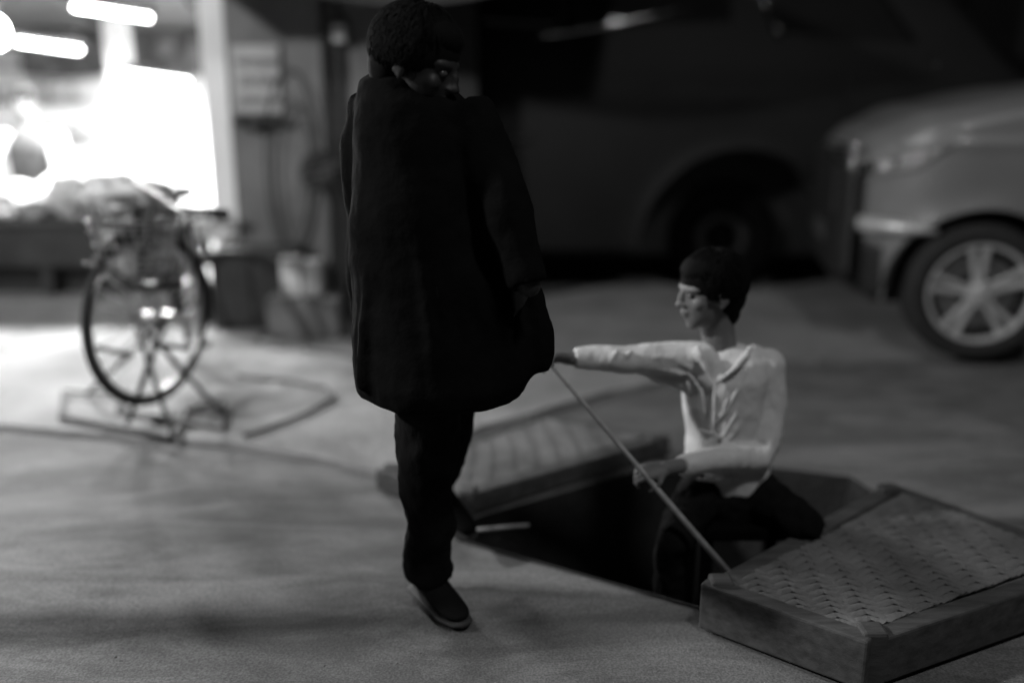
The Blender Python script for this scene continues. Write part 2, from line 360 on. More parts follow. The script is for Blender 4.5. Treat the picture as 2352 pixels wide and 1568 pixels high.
# ------------------------------------------------------------------ wall with the sign
wl = thing('side_building', 'plain grey plastered wall with a sign, right of the lit shop', 'building', (-1.1, YF, 0))
MB().box((XW + .14, YF - .02, 0), (-.62, YF + .14, 2.6)).build('wall', M['wall'], wl, bevel=.01)
MB().box((-.615, YF + .25, 0), (-.2, YF + .4, 2.6)).build('recess_wall', M['dark'], wl)
for u, r in ((752, .02), (785, .014)):
    a = Q(u, 300, YF - .05); MB().tube([(a.x, a.y, .03), (a.x, a.y, 2.5)], r, 10).build('pipe', M['dark'], wl)
a = Q(780, 77, YF - .06); MB().box((a.x - .035, a.y - .03, a.z - .045), (a.x + .035, a.y + .04, a.z + .045)).build('junction_box', M['box'], wl, bevel=.005)
sa, sb = Q(528, 104, YF - .04), Q(648, 262, YF - .04)
sg = thing('wall_sign', 'rectangular painted sign with three dark lines of lettering on the wall', 'sign', (sa + sb) / 2)
MB().box((sa.x, YF - .045, sb.z), (sb.x, YF - .022, sa.z)).build('board', M['sign'], sg, bevel=.003)
sxm = (sa.x + sb.x) / 2 + .015
for k, (tx, zz, sz) in enumerate((('NATIONAL', .74, .058), ('2212294', .47, .075), ('JAMNAGAR', .19, .055))):
    text('lettering', tx, (sxm, YF - .047, sb.z + (sa.z - sb.z) * zz), sz, M['ink'], sg, sx=.78)
def drape(u, v):
    return Q(535 + 125 * u, 262 + v * (34 * math.sin(math.pi * min(1, u * .8 + .2)) ) + 8 * u, YF - .06 - .03 * math.sin(v * 3.1) - .01 * math.sin(u * 17))
tag(MB().grid(drape, 24, 8).build('draped_rag', M['dark'], smooth=True, solid=.004), 'dark rag slung below the painted sign', 'cloth')
for k, (cu, ru, cv, rv, lb) in enumerate(((665, 55, 365, 205, 'long thin cable loop hanging on the wall, outer one'), (672, 42, 400, 165, 'thin cable loop hanging on the wall, inner one'))):
    pts = [Q(cu + ru * math.cos(t) * (1 + .1 * math.sin(t)), cv - rv * math.sin(t), YF - .05 - .012 * k) for t in [2*math.pi*i/60 for i in range(60)]]
    tag(MB().tube(pts, .006, 6, closed=True).build('cable_loop', M['dark'], smooth=True), lb, 'cable', 'cable loops on the wall')
c = Q(735, 392, YF - .1)
rl = thing('round_housing', 'round black housing with two thin rods fixed high on the wall', 'horn', c)
MB().rings([[c + Vector((r * math.cos(t), dy, r * 1.1 * math.sin(t))) for t in [2*math.pi*i/32 for i in range(32)]] for r, dy in ((.03, .09), (.075, .05), (.098, .0), (.102, -.03), (.09, -.04), (.03, -.01))]).build('cone', M['plastic'], rl, smooth=True)
for q0, q1 in (((700, 412), (790, 380)), ((712, 392), (828, 356))):
    MB().tube([Q(*q0, YF - .13), Q(*q1, YF - .25)], .003, 6).build('rod', M['steel'], rl)
cb = thing('low_cabinet', 'low black cabinet against the wall foot', 'cabinet', (-1.45, 5.1, 0))
MB().box((-1.64, 5.02, .018), (-1.16, 5.27, .46)).build('body', M['dark'], cb, bevel=.01)
MB().box((-1.62, 5.008, .05), (-1.42, 5.019, .42)).build('door', M['dark'], cb, bevel=.004); MB().box((-1.39, 5.008, .05), (-1.18, 5.019, .42)).build('door', M['dark'], cb, bevel=.004)
a0, a1 = Q(626, 672, 4.98), Q(792, 752, 4.98)
st = MB().box((a0.x, 4.82, .018), (a1.x, 5.005, a0.z)).build('step_block', M['wall'], bevel=.015); tag(st, 'grey concrete step block at the foot of the wall', 'step')
for k, (u0, u1, h, lb) in enumerate(((650, 692, .2, 'pale carton on the step block, the left of two'), (700, 737, .185, 'pale carton on the step block, the right of two'))):
    x0, x1 = Q(u0, 600, 4.93).x, Q(u1, 600, 4.93).x
    b = thing('carton', lb, 'box', ((x0 + x1) / 2, 4.9, a0.z), 'cartons on the step block')
    MB().box((x0, 4.86, a0.z + .001), (x1, 4.97, a0.z + h)).build('body', M['box'], b, bevel=.003)
    MB().box((x0 - .002, 4.858, a0.z + h * .8), (x1 + .002, 4.972, a0.z + h + .003)).build('lid', M['cloth'], b, bevel=.003)
# overhead dark awning between the shop and the van
def awn(u, v):
    x = -1.75 + 2.4 * u; y = 4.7 + .9 * v
    return Vector((x, y, 1.83 + .22 * v + .03 * math.sin(u * 9) - .12 * math.sin(math.pi * u) * (1 - v)))
aw = thing('awning', 'sagging dark tarpaulin awning above the sign wall', 'awning', (-.8, 5.1, 1.9))
MB().grid(awn, 40, 8).build('sheet', M['tarp'], aw, smooth=True, solid=.006)
for x in (-1.6, -.65): MB().tube([(x, 4.72, 1.82), (x, 5.27, 1.98)], .014, 8).build('strut', M['dark'], aw)
# ------------------------------------------------------------------ dark buildings closing the street
bd = thing('shuttered_building', 'dark building with roller shutters behind the van', 'building', (3, 9, 0))
MB().box((-1.4, 9.4, 0), (11, 9.7, 5.2)).build('wall', M['vanp'], bd)
for k in range(4):
    x0 = -.7 + k * 2.8
    def sh(u, v, x0=x0): return Vector((x0 + 2.2 * u, 9.36 + .018 * math.sin(v * 2 * math.pi * 26), .1 + 2.5 * v))
    MB().grid(sh, 1, 156).build('shutter', M['vanp'], bd, solid=.004)
    MB().box((x0 - .06, 9.30, .05), (x0 - .002, 9.395, 2.7)).build('shutter_frame', M['dark'], bd)
# street lamps standing outside the frame (they give the light on the road)
for loc, lb, bx in ((LAMP_L, 'street lamp standing left of the frame beside the pavement', -.5), (LAMP_R, 'street lamp reaching over the road behind the photographer', 1.2)):
    l = thing('street_lamp', lb, 'street lamp', (loc[0] + bx, loc[1] - .2, 0))
    MB().tube([(loc[0] + bx, loc[1] - .2, 0), (loc[0] + bx, loc[1] - .2, loc[2] * .9), (loc[0] + bx * .7, loc[1] - .1, loc[2] + .2), (loc[0], loc[1], loc[2] + .16)], [.06, .045, .03, .03], 12).build('pole', M['dark'], l, smooth=True)
    MB().ell((loc[0], loc[1], loc[2] + .13), (.3, .16, .06)).build('lamp_head', M['dark'], l, smooth=True)

# ================================================================== VAN (dark, behind)
def vehicle(name, label, cat, x0, Y0, width, lo, hi, arches, rbulge, m, tumble, nx=110, dirn=1, belt=1.0):
    """body lofted from stations along x; near side at Y0; lo/hi: sill and roof line; arches: (xc, r)"""
    t = thing(name, label, cat, (x0 + 1.5, Y0 + width / 2, 0))
    return t
def interp(tab, x):
    if x <= tab[0][0]: return tab[0][1]
    for (a, va), (b, vb) in zip(tab, tab[1:]):
        if x <= b:
            k = (x - a) / (b - a); k = k * k * (3 - 2 * k) * .5 + k * .5; return va + (vb - va) * k
    return tab[-1][1]
def make_body(L, WID, hi, sill, arches, belt, tumble, nose):
    xs = sorted(set([L * i / 90 for i in range(91)] + [xc + r * math.sin(R(a)) for xc, r in arches for a in range(-90, 91, 6)] + [.005, .015, .03, .05, .08, .12, L-.01, L-.03, L-.07]))
    def low(x):
        z = sill + (.10 * max(0, 1 - x / .25) if nose else 0)
        for xc, r in arches:
            if abs(x - xc) < r: z = max(z, WR + math.sqrt(max(0, r * r - (x - xc) ** 2)))
        return z
    def inset(x):      # plan rounding at nose and tail
        a = .42 * max(0, 1 - x / .55) ** 2.4 + .2 * max(0, 1 - (L - x) / .35) ** 2.4
        return a
    def yoff(x, z):
        h = interp(hi, x); k = inset(x)
        b = .05 * max(0, (z - belt * .78) / .5) ** 1.5 if z > belt * .78 else .03 * ((belt * .78 - z) / .5) ** 2
        if z > belt: b += (z - belt) * tumble
        d = max(0, 1 - (h - z) / .10); b += .09 * d * d
        b += .012 * math.exp(-((z - belt * .86) / .02) ** 2) * -1
        for xc, r in arches:
            dd = math.hypot(x - xc, z - WR) - r
            if dd < .12: b -= .022 * (1 - max(dd, 0) / .12) ** 2
        return k + b
    return xs, low, yoff
def loft_body(x0, Y0, L, WID, hi, sill, arches, belt, tumble, m, parent, nose=True, nz=26):
    xs, low, yoff = make_body(L, WID, hi, sill, arches, belt, tumble, nose)
    rings = []
    for x in xs:
        h = interp(hi, x); l = low(x); r = []
        for k in range(nz + 1):
            z = l + (h - l) * k / nz; r.append(Vector((x0 + x, Y0 + yoff(x, z), z)))
        y1 = yoff(x, h)
        for k in range(1, 10):
            q = k / 10; r.append(Vector((x0 + x, Y0 + y1 + (WID - 2 * y1) * q, h + .03 * math.sin(math.pi * q))))
        for k in range(nz + 1):
            z = h - (h - l) * k / nz; r.append(Vector((x0 + x, Y0 + WID - yoff(x, z), z)))
        rings.append(r)
    mb = MB(); n = len(rings[0]); vs = [p for r in rings for p in r]; fs = []
    for i in range(len(rings) - 1):
        for j in range(n - 1): fs.append((i*n+j, i*n+j+1, (i+1)*n+j+1, (i+1)*n+j))
    fs.append(tuple(range(n))); fs.append(tuple((len(rings)-1)*n + j for j in range(n)))
    mb.add(vs, fs); ob = mb.build('body', m, parent, smooth=True)
    k = ob.modifiers.new('es', 'EDGE_SPLIT'); k.split_angle = R(50)
    return low, yoff
def patch(parent, name, m, x0, Y0, yoff, quad, off=.006, n=12, nm=6):
    """patch on the near side over an x,z quad: (x,z) bl, br, tr, tl"""
    def f(u, v):
        a = Vector(quad[0]).lerp(Vector(quad[1]), u); b = Vector(quad[3]).lerp(Vector(quad[2]), u); p = a.lerp(b, v)
        return Vector((x0 + p.x, Y0 + yoff(p.x, p.y) - off, p.y))
    return MB().grid(f, n, nm).build(name, m, parent, smooth=True, solid=.004)
WR = .34
def wheel(parent, xc, y, zc, r, rim, alloy=True, flip=1, w=.2):
    wt = bpy.data.objects.new('wheel', None); COL.objects.link(wt); wt.location = (xc, y, zc); wt.empty_display_size = .1
    put(wt, parent)
    def ring(rr, yy, n=64): return [Vector((rr * math.cos(2*math.pi*i/n), yy * flip, rr * math.sin(2*math.pi*i/n))) for i in range(n)]
    ty = MB().rings([ring(rim * 1.0, .01), ring(rim + .02, -.01), ring(r - .03, -.015), ring(r - .006, .012), ring(r, .04), ring(r, w - .04), ring(r - .02, w), ring(rim, w)], cap=False).build('tyre', M['tyre' if alloy else 'vtyre'], None, smooth=True); ty.parent = wt
    rm = MB(); rm.rings([ring(rim + .002, -.008), ring(rim + .004, .004), ring(rim - .016, .008), ring(rim - .022, .06), ring(rim - .05, .14), ring(.02, .15)], cap=False)
    o = rm.build('rim_barrel', M['plastic'] if alloy else M['vtyre'], None, smooth=True); o.parent = wt
    if alloy:
        fm = MB(); fm.rings([ring(rim + .004, -.010), ring(rim + .002, -.016), ring(rim - .013, -.012), ring(rim - .018, .01)], cap=False)
        fm.rings([ring(.001, -.014), ring(.03, -.014), ring(.045, -.006), ring(.05, .04)], cap=False)
        for k in range(5):
            a = R(95 + 72 * k)
            d = Vector((math.cos(a), 0, math.sin(a))); t = Vector((-math.sin(a), 0, math.cos(a)))
            for sgn in (-1, 1):
                secs = []
                for q, hw, yy, off in ((.03, .014, -.004, .012), (.10, .013, .004, .016), (.17, .015, .0, .026), (rim - .004, .02, -.008, .036)):
                    c = d * q + t * off * sgn
                    secs.append([c + t * hw + Vector((0, yy + .012, 0)), c + t * hw * .6 + Vector((0, yy, 0)), c - t * hw * .6 + Vector((0, yy, 0)), c - t * hw + Vector((0, yy + .012, 0)), c - t * hw + Vector((0, yy + .035, 0)), c + t * hw + Vector((0, yy + .035, 0))])
                if flip < 0: secs = [[Vector((p.x, -p.y, p.z)) for p in s_] for s_ in secs]
                fm.rings(secs)
            c = d * .055
            c2 = (Vector((0, 0, 0)) + Matrix.Rotation(R(36), 3, 'Y') @ d * .06)
            fm.ell(c2 + Vector((0, .0, 0)), (.009, .012, .009), None, 10, 6)
        o = fm.build('rim', M['alloy'], None, smooth=True); o.parent = wt
        k = o.modifiers.new('es', 'EDGE_SPLIT'); k.split_angle = R(45)
        o = MB().rings([ring(.09, .07, 40), ring(rim - .05, .07, 40), ring(rim - .05, .085, 40), ring(.09, .085, 40)], closed=True, cap=False).build('brake_disc', M['steel'], None); o.parent = wt
    else:
        hb = MB().rings([ring(.02, .02), ring(.05, .02), ring(.06, .06), ring(rim - .03, .08)], cap=False).build('hub', M['vtyre'], None, smooth=True); hb.parent = wt
    return wt

# silver car, nose to the left
CX, CYY = 1.60, 4.36; CL = 4.4; CW = 1.78
wx = Q(2252, 676, CYY).x - CX; wz = Q(2252, 676, CYY).z; WR = wz
car = thing('parked_car', 'silver grey car with bright alloy wheel, parked nose left at right edge', 'car', (CX + wx, CYY, 0))
hi = [(0, .90), (.03, 1.02), (.12, 1.10), (.35, 1.20), (.8, 1.285), (1.2, 1.33), (1.5, 1.45), (2.0, 1.66), (2.4, 1.74), (3.4, 1.74), (4.0, 1.66), (4.25, 1.35), (4.4, 1.0)]
arch = [(wx, .405), (wx + 2.62, .405)]
low, yoff = loft_body(CX, CYY, CL, CW, hi, .26, arch, 1.22, .42, M['silver'], car)
for xc, r in arch:
    pts = [(CX + xc + (r + .004) * math.cos(R(a)), CYY - .012 + yoff(xc + r * math.cos(R(a)), WR + r * math.sin(R(a))) + .012, WR + (r + .004) * math.sin(R(a))) for a in range(-8, 189, 6)]
    MB().tube(pts, .012, 8).build('arch_lip', M['silver'], car, smooth=True)
    def well(u, v, xc=xc, r=r):
        a = math.pi * u; return Vector((CX + xc + (r + .01) * math.cos(a), CYY + .03 + .4 * v, WR + (r + .01) * math.sin(a)))
    MB().grid(well, 24, 2).build('wheel_well', M['plastic'], car, solid=.006)
    wheel(car, CX + xc, CYY + .02, WR, .335, .235)
    wheel(car, CX + xc, CYY + CW - .02, WR, .335, .235, flip=-1)
MB().box((CX + .2, CYY + .42, .22), (CX + CL - .2, CYY + CW - .42, .9)).build('underbody', M['plastic'], car)
patch(car, 'lower_bumper', M['plastic'], CX, CYY, yoff, [(.012, .33), (wx - .42, .27), (wx - .43, .54), (.012, .60)], .008, 24)
hl = patch(car, 'headlight', M['lens'], CX, CYY, yoff, [(.03, .84), (.30, .93), (.42, 1.04), (.05, .98)], .010, 18)
gl = patch(hl, 'reflector', M['chrome'], CX, CYY, yoff, [(.07, .88), (.20, .93), (.24, .99), (.09, .95)], .018, 10)
def tri(parent, name, m, y):
    pass
bs = MB().tube([(CX + .03, CYY + .45, .64), (CX + .05, CYY + .36, .645), (CX + .14, CYY + .17, .65), (CX + .27, CYY + .055, .652), (CX + .40, CYY + .0, .645)], [.026, .038, .04, .034, .01], 12).build('bumper_highlight', M['alloy'], car, smooth=True)  # pale tube imitating the highlight along the bumper edge
for k_, zz in enumerate((1.03, 1.0, .965, .93)):
    MB().tube([(CX - .036 + yy_ * 0 + max(0, (.42 - yy_)) ** 2 * 1.6, CYY + yy_, zz) for yy_ in (.85, .6, .42, .3, .2)], .007, 8).build('grille_bar', M['chrome'], car, smooth=True)
def fas(u, v):
    y = .22 + (CW - .44) * u; z = .36 + .58 * v; d = max(0, .40 - y) ** 2 * 1.9 + max(0, y - (CW - .40)) ** 2 * 1.9
    return Vector((CX - .012 + d, CYY + y, z))
MB().grid(fas, 30, 8).build('front_fascia', M['plastic'], car, smooth=True, solid=.01)
MB().box((CX - .03, CYY + .40, .66), (CX + .02, CYY + CW - .40, .98)).build('grille', M['plastic'], car, bevel=.01)
MB().box((CX - .032, CYY + .65, .50), (CX - .02, CYY + 1.13, .60)).build('number_plate', M['tarp'], car)
patch(car, 'side_window', M['glass'], CX, CYY, yoff, [(1.62, 1.27), (2.55, 1.29), (2.50, 1.66), (2.02, 1.60)], .006, 18)
patch(car, 'side_window', M['glass'], CX, CYY, yoff, [(2.62, 1.29), (3.75, 1.30), (3.55, 1.66), (2.58, 1.66)], .006, 18)
patch(car, 'door', M['silver'], CX, CYY, yoff, [(1.62, .34), (2.60, .34), (2.60, 1.24), (1.58, 1.22)], .004, 18, 16)
def ws(u, v):
    x = 1.30 + .62 * v; h = interp(hi, x); y = CYY + yoff(x, h) + .05 + (CW - 2 * yoff(x, h) - .10) * u
    return Vector((CX + x, y, h + .03 * math.sin(math.pi * u) + .006))
MB().grid(ws, 12, 12).build('windscreen', M['glass'], car, smooth=True)
mr = Q(2210, 165, CYY - .06); MB().ell(mr + Vector((.55, 0, -.02)), (.08, .09, .055), None, 16, 10).build('side_mirror', M['silver'], car, smooth=True)
MB().tube([Q(2090, 130, CYY + .5), Q(2125, 148, CYY + .35)], .008, 8).build('glass_reflection', M['chrome'], car)  # chrome rod standing in for a reflection in the windscreen

car.rotation_euler.z = R(-11)
# dark van behind
VX, VY = -1.05, 5.78; VL, VW = 4.6, 1.8
WR = .36
van = thing('parked_van', 'tall dark van standing side-on behind the child, wheel arch in shadow', 'van', (VX + 2.3, VY + .9, 0))
vh = [(0, 1.95), (.1, 2.02), (.5, 2.05), (3.2, 2.05), (3.6, 1.95), (4.1, 1.45), (4.3, 1.22), (4.55, 1.05), (4.6, .9)]
vxw = Q(1690, 600, VY).x - VX
va = [(vxw, .60), (vxw - 2.1 if vxw > 2.4 else vxw + 1.9, .42)]
vlow, vy = loft_body(VX, VY, VL, VW, vh, .34, va, 1.45, .12, M['vanp'], van, nose=False)
for xc, r in va:
    def well(u, v, xc=xc, r=r):
        a = math.pi * u; return Vector((VX + xc + (r + .01) * math.cos(a), VY + .03 + .45 * v, WR + (r + .01) * math.sin(a)))
    MB().grid(well, 24, 2).build('wheel_well', M['plastic'], van, solid=.006)
    wheel(van, VX + xc, VY + .38, .36, .36, .2, alloy=False)
    wheel(van, VX + xc, VY + VW - .1, .36, .36, .2, alloy=False, flip=-1)
MB().box((VX + .15, VY + .45, .25), (VX + VL - .15, VY + VW - .3, 1.0)).build('underbody', M['plastic'], van)
for q in ([(.35, 1.72), (1.35, 1.66), (1.35, 1.93), (.4, 1.95)], [(1.45, 1.66), (2.35, 1.70), (2.35, 1.93), (1.45, 1.93)], [(2.6, 1.60), (3.45, 1.58), (3.2, 1.93), (2.5, 1.93)]):
    patch(van, 'side_window', M['glass'], VX, VY, vy, q, .006, 14)
tr = [Q(u, v, VY) for u, v in ((1225, 84), (1300, 74), (1400, 56), (1500, 34), (1600, 10))]
MB().tube([(p.x, VY + vy(p.x - VX, p.z) - .012, p.z) for p in tr], [.006, .014, .016, .014, .006], 8).build('body_trim', M['chrome'], van, smooth=True)
MB().tube([(VX + 1.0, VY - .02, 1.02), (VX + 1.15, VY - .02, 1.02)], .012, 8).build('door_handle', M['plastic'], van)

# ================================================================== BICYCLE on its stand (left)
BY = 3.62
hub = Q(345, 745, BY)
WRD = .335; hub = Vector((hub.x, BY, WRD + .075))
by = thing('parked_bicycle', 'loaded black bicycle with tall spoked wheel on a metal stand', 'bicycle', (hub.x, hub.y, 0))
def wheel_bike(name, c, yaw, r, nm='wheel'):
    m = Matrix.Rotation(yaw, 3, 'Z')
    e = bpy.data.objects.new('wheel', None); COL.objects.link(e); e.location = c; put(e, by); e.empty_display_size = .1
    def cp(rad, t, off=0): return m @ Vector((rad * math.cos(t), off, rad * math.sin(t)))
    N = 72
    o = MB().tube([cp(r, 2*math.pi*i/N) for i in range(N)], .0145, 10, closed=True).build('tyre', M['tyre'], None, smooth=True); o.parent = e
    o = MB().tube([cp(r - .024, 2*math.pi*i/N) for i in range(N)], .010, 8, closed=True).build('rim', M['steel'], None, smooth=True); o.parent = e
    sp = MB()
    for i in range(32):
        t = 2*math.pi*i/32; s = 1 if i % 2 else -1; t2 = t + (.9 if (i // 2) % 2 else -.9)
        sp.tube([cp(.022, t2, .03 * s), cp(r - .03, t)], .0022, 5)
    o = sp.build('spokes', M['steel'], None); o.parent = e
    o = MB().tube([cp(0, 0, -.055), cp(0, 0, -.035), cp(0, 0, .035), cp(0, 0, .055)], [.012, .024, .024, .012], 14).build('hub', M['steel'], None, smooth=True); o.parent = e
    return m
fy = R(70)        # plane of the front wheel
mf = wheel_bike('front', hub, fy, WRD)
fd = mf @ Vector((1, 0, 0)); fn = mf @ Vector((0, 1, 0))
back = Vector((-.17, 1, 0)).normalized()
rear = hub + back * 1.04; rear.z = WRD + .012
wheel_bike('rear', rear, math.atan2(back.y, back.x), WRD)
up = Vector((0, 0, 1))
head_top = hub + up * .44 + fd * -.05 + back * .10; head_bot = hub + up * .30 + back * .07
fk = MB()
for s in (-1, 1):
    fk.tube([hub + fn * .055 * s, hub + fn * .055 * s + up * .20 + back * .02, head_bot + fn * .045 * s + up * .06, head_bot + up * .07], [.008, .010, .012, .014], 10)
fk.build('fork', M['steel'], by, smooth=True)
bb = hub + back * .58; bb.z = .29; seat_top = hub + back * .80; seat_top.z = .80
fr = MB(); fr.tube([head_bot, head_top], .018, 12); fr.tube([head_top, seat_top - up * .1], .014, 10); fr.tube([head_bot, bb], .016, 10); fr.tube([bb, seat_top], .014, 10)
side = up.cross(back)
for s in (-1, 1):
    fr.tube([bb + side * .03 * s, rear + side * .055 * s], .009, 8); fr.tube([seat_top - up * .12, rear + side * .055 * s], .008, 8)
fr.build('frame', M['dark'], by, smooth=True)
# mudguard
mg = MB(); N = 22; rr = []
for i in range(N):
    t = R(-15 + 150 * i / (N - 1)); c = hub + fd * (WRD + .035) * math.cos(t) * 1 + up * (WRD + .035) * math.sin(t)
    o_ = fd * math.cos(t) + up * math.sin(t)
    rr.append([c - fn * .03 - o_ * .012, c - fn * .018, c + fn * .018, c + fn * .03 - o_ * .012, c + fn * .018 - o_ * .003, c - fn * .018 - o_ * .003])
mg.rings(rr); mg.build('mudguard', M['dark'], by, smooth=True)
# handlebar
hb0 = head_top + up * .07
hbp = [Q(190, 428, BY + .08), Q(215, 427, BY + .12), Q(300, 452, BY + .05), hb0 + up * .02, Q(405, 478, BY - .06), Q(470, 486, BY - .12), Q(520, 492, BY - .02)]
MB().tube([head_top, hb0 + up * .02], .012, 10).build('stem', M['steel'], by, smooth=True)
hbar = MB().tube(hbp, .011, 10).build('handlebar', M['steel'], by, smooth=True)
for a, b in ((hbp[0], hbp[1]), (hbp[5], hbp[6])): MB().tube([a, b], .018, 12).build('grip', M['plastic'], by, smooth=True)
MB().tube([Q(350, 470, BY - .1), Q(338, 540, BY - .1), Q(322, 610, BY - .08)], [.011, .012, .008], 8).build('brake_lever', M['dark'], by, smooth=True)
# cranks, pedals, saddle, carrier
ck = MB(); ck.tube([bb - side * .07, bb + side * .07], .02, 12); ck.tube([bb + side * .075, bb + side * .075 + Vector((.05, -.05, .15))], .009, 8); ck.tube([bb - side * .075, bb - side * .075 - Vector((.05, -.05, .15))], .009, 8)
ck.build('crank', M['steel'], by)
for s in (-1, 1):
    c = bb + side * .12 * s + Vector((.05, -.05, .15)) * s; MB().box(c - Vector((.045, .04, .011)), c + Vector((.045, .04, .011)), .3).build('pedal', M['plastic'], by, bevel=.003)
MB().ell(seat_top + up * .03, (.09, .13, .03), Matrix.Rotation(.25, 3, 'Z'), 20, 10).build('saddle', M['plastic'], by, smooth=True)
# wide band (front rack) seen as the dark bent strip, plus rack stays
rk = MB(); rk.tube([Q(192, 606, BY - .2), Q(250, 620, BY - .24), Q(290, 655, BY - .26), Q(340, 662, BY - .25), Q(420, 652, BY - .18)], [.008, .011, .013, .013, .012], 10)
rk.tube([Q(255, 652, BY + .0), Q(340, 668, BY - .1), Q(440, 655, BY)], .007, 8)
rk.build('front_rack', M['plastic'], by, smooth=True)
for a, b, mm in (((215, 450, BY), (240, 640, BY - .1), 'steel'), ((300, 480, BY), (262, 655, BY - .1), 'steel'), ((358, 575, BY - .15), (384, 640, BY - .15), 'chrome'), ((246, 570, BY - .15), (300, 740, BY - .12), 'chrome'), ((430, 510, BY - .05), (442, 660, BY - .05), 'steel')):
    MB().tube([Q(*a), Q(*b)], .005, 6).build('rack_stay', M[mm], by)
bk = MB(); bc = Q(310, 560, BY - .17)
for zz, sc in ((-.10, .72), (-.05, .82), (0, .9), (.05, .97), (.09, 1.0)):
    bk.tube([bc + Vector((.165 * sc * math.cos(t), .10 * sc * math.sin(t), zz)) for t in [2*math.pi*i/28 for i in range(28)]], .004, 6, closed=True)
for i in range(24):
    t = 2*math.pi*i/24; bk.tube([bc + Vector((.165 * .72 * math.cos(t), .10 * .72 * math.sin(t), -.10)), bc + Vector((.165 * math.cos(t), .10 * math.sin(t), .09))], .003, 5)
bk.build('wire_basket', M['steel'], by)
for a, b in (((236, 470, BY), (330, 640, BY - .05)), ((395, 480, BY), (300, 650, BY - .05)), ((430, 500, BY), (455, 700, BY + .1)), ((205, 440, BY + .1), (232, 700, BY + .1))):
    MB().tube([Q(*a), (Q(*a) + Q(*b)) / 2 + Vector((.02, 0, .0)), Q(*b)], .004, 6).build('brake_cable', M['dark'], by)
# stand: splayed legs, two cross bars, three feet bars
def G(u, v, z=.03): return P(u, v, z)
for a, b in ((hub + fn * -.08, G(200, 905)), (hub + fn * -.08, G(292, 975)), (hub + fn * .08, G(515, 955)), (hub + fn * .08, G(398, 1003))):
    MB().tube([a, b], .010, 8).build('stand_leg', M['dark'], by)
for a, b, m_ in ((G(140, 958), G(400, 1006), 'dark'), (G(268, 942), G(514, 984), 'chrome'), (G(146, 898, .04), G(290, 903, .04), 'steel'), (G(430, 940, .04), G(512, 924, .04), 'steel')):
    MB().tube([a, b], .011, 8).build('stand_foot', M[m_], by)
for a, b in (((222, 798), (305, 815)), ((348, 790), (432, 800))):
    MB().tube([Q(*a, BY - .14), Q(*b, BY - .14)], .010, 8).build('stand_crossbar', M['dark'], by)
for a, b in ((G(146, 898, .04), G(140, 958)), (G(290, 903, .04), G(268, 942)), (G(512, 924, .04), G(514, 984)), (G(430, 940, .04), G(400, 1006))):
    MB().tube([a, b], .008, 8).build('stand_tie', M['dark'], by)
# load on the bicycle
ld = MB().ell(Q(300, 452, BY + .14), (.19, .14, .085), Matrix.Rotation(R(10), 3, 'Y'), 36, 20, jit=.2, seed=11).build('cloth_load', M['cloth'], smooth=True, disp=(.06, .04), sub=1)
tag(ld, 'crumpled pale cloth bundle heaped on the bicycle handlebars', 'bundle')
hg = MB()
def strip(u, v): return Q(225 + 105 * u + 10 * v * math.sin(u * 5), 530 + 105 * v, BY + .16 + .012 * math.sin(u * 20))
tag(MB().grid(strip, 24, 12).build('hanging_cloth', M['cloth'], smooth=True, solid=.004), 'striped pale cloth hanging inside the bicycle rack', 'cloth')

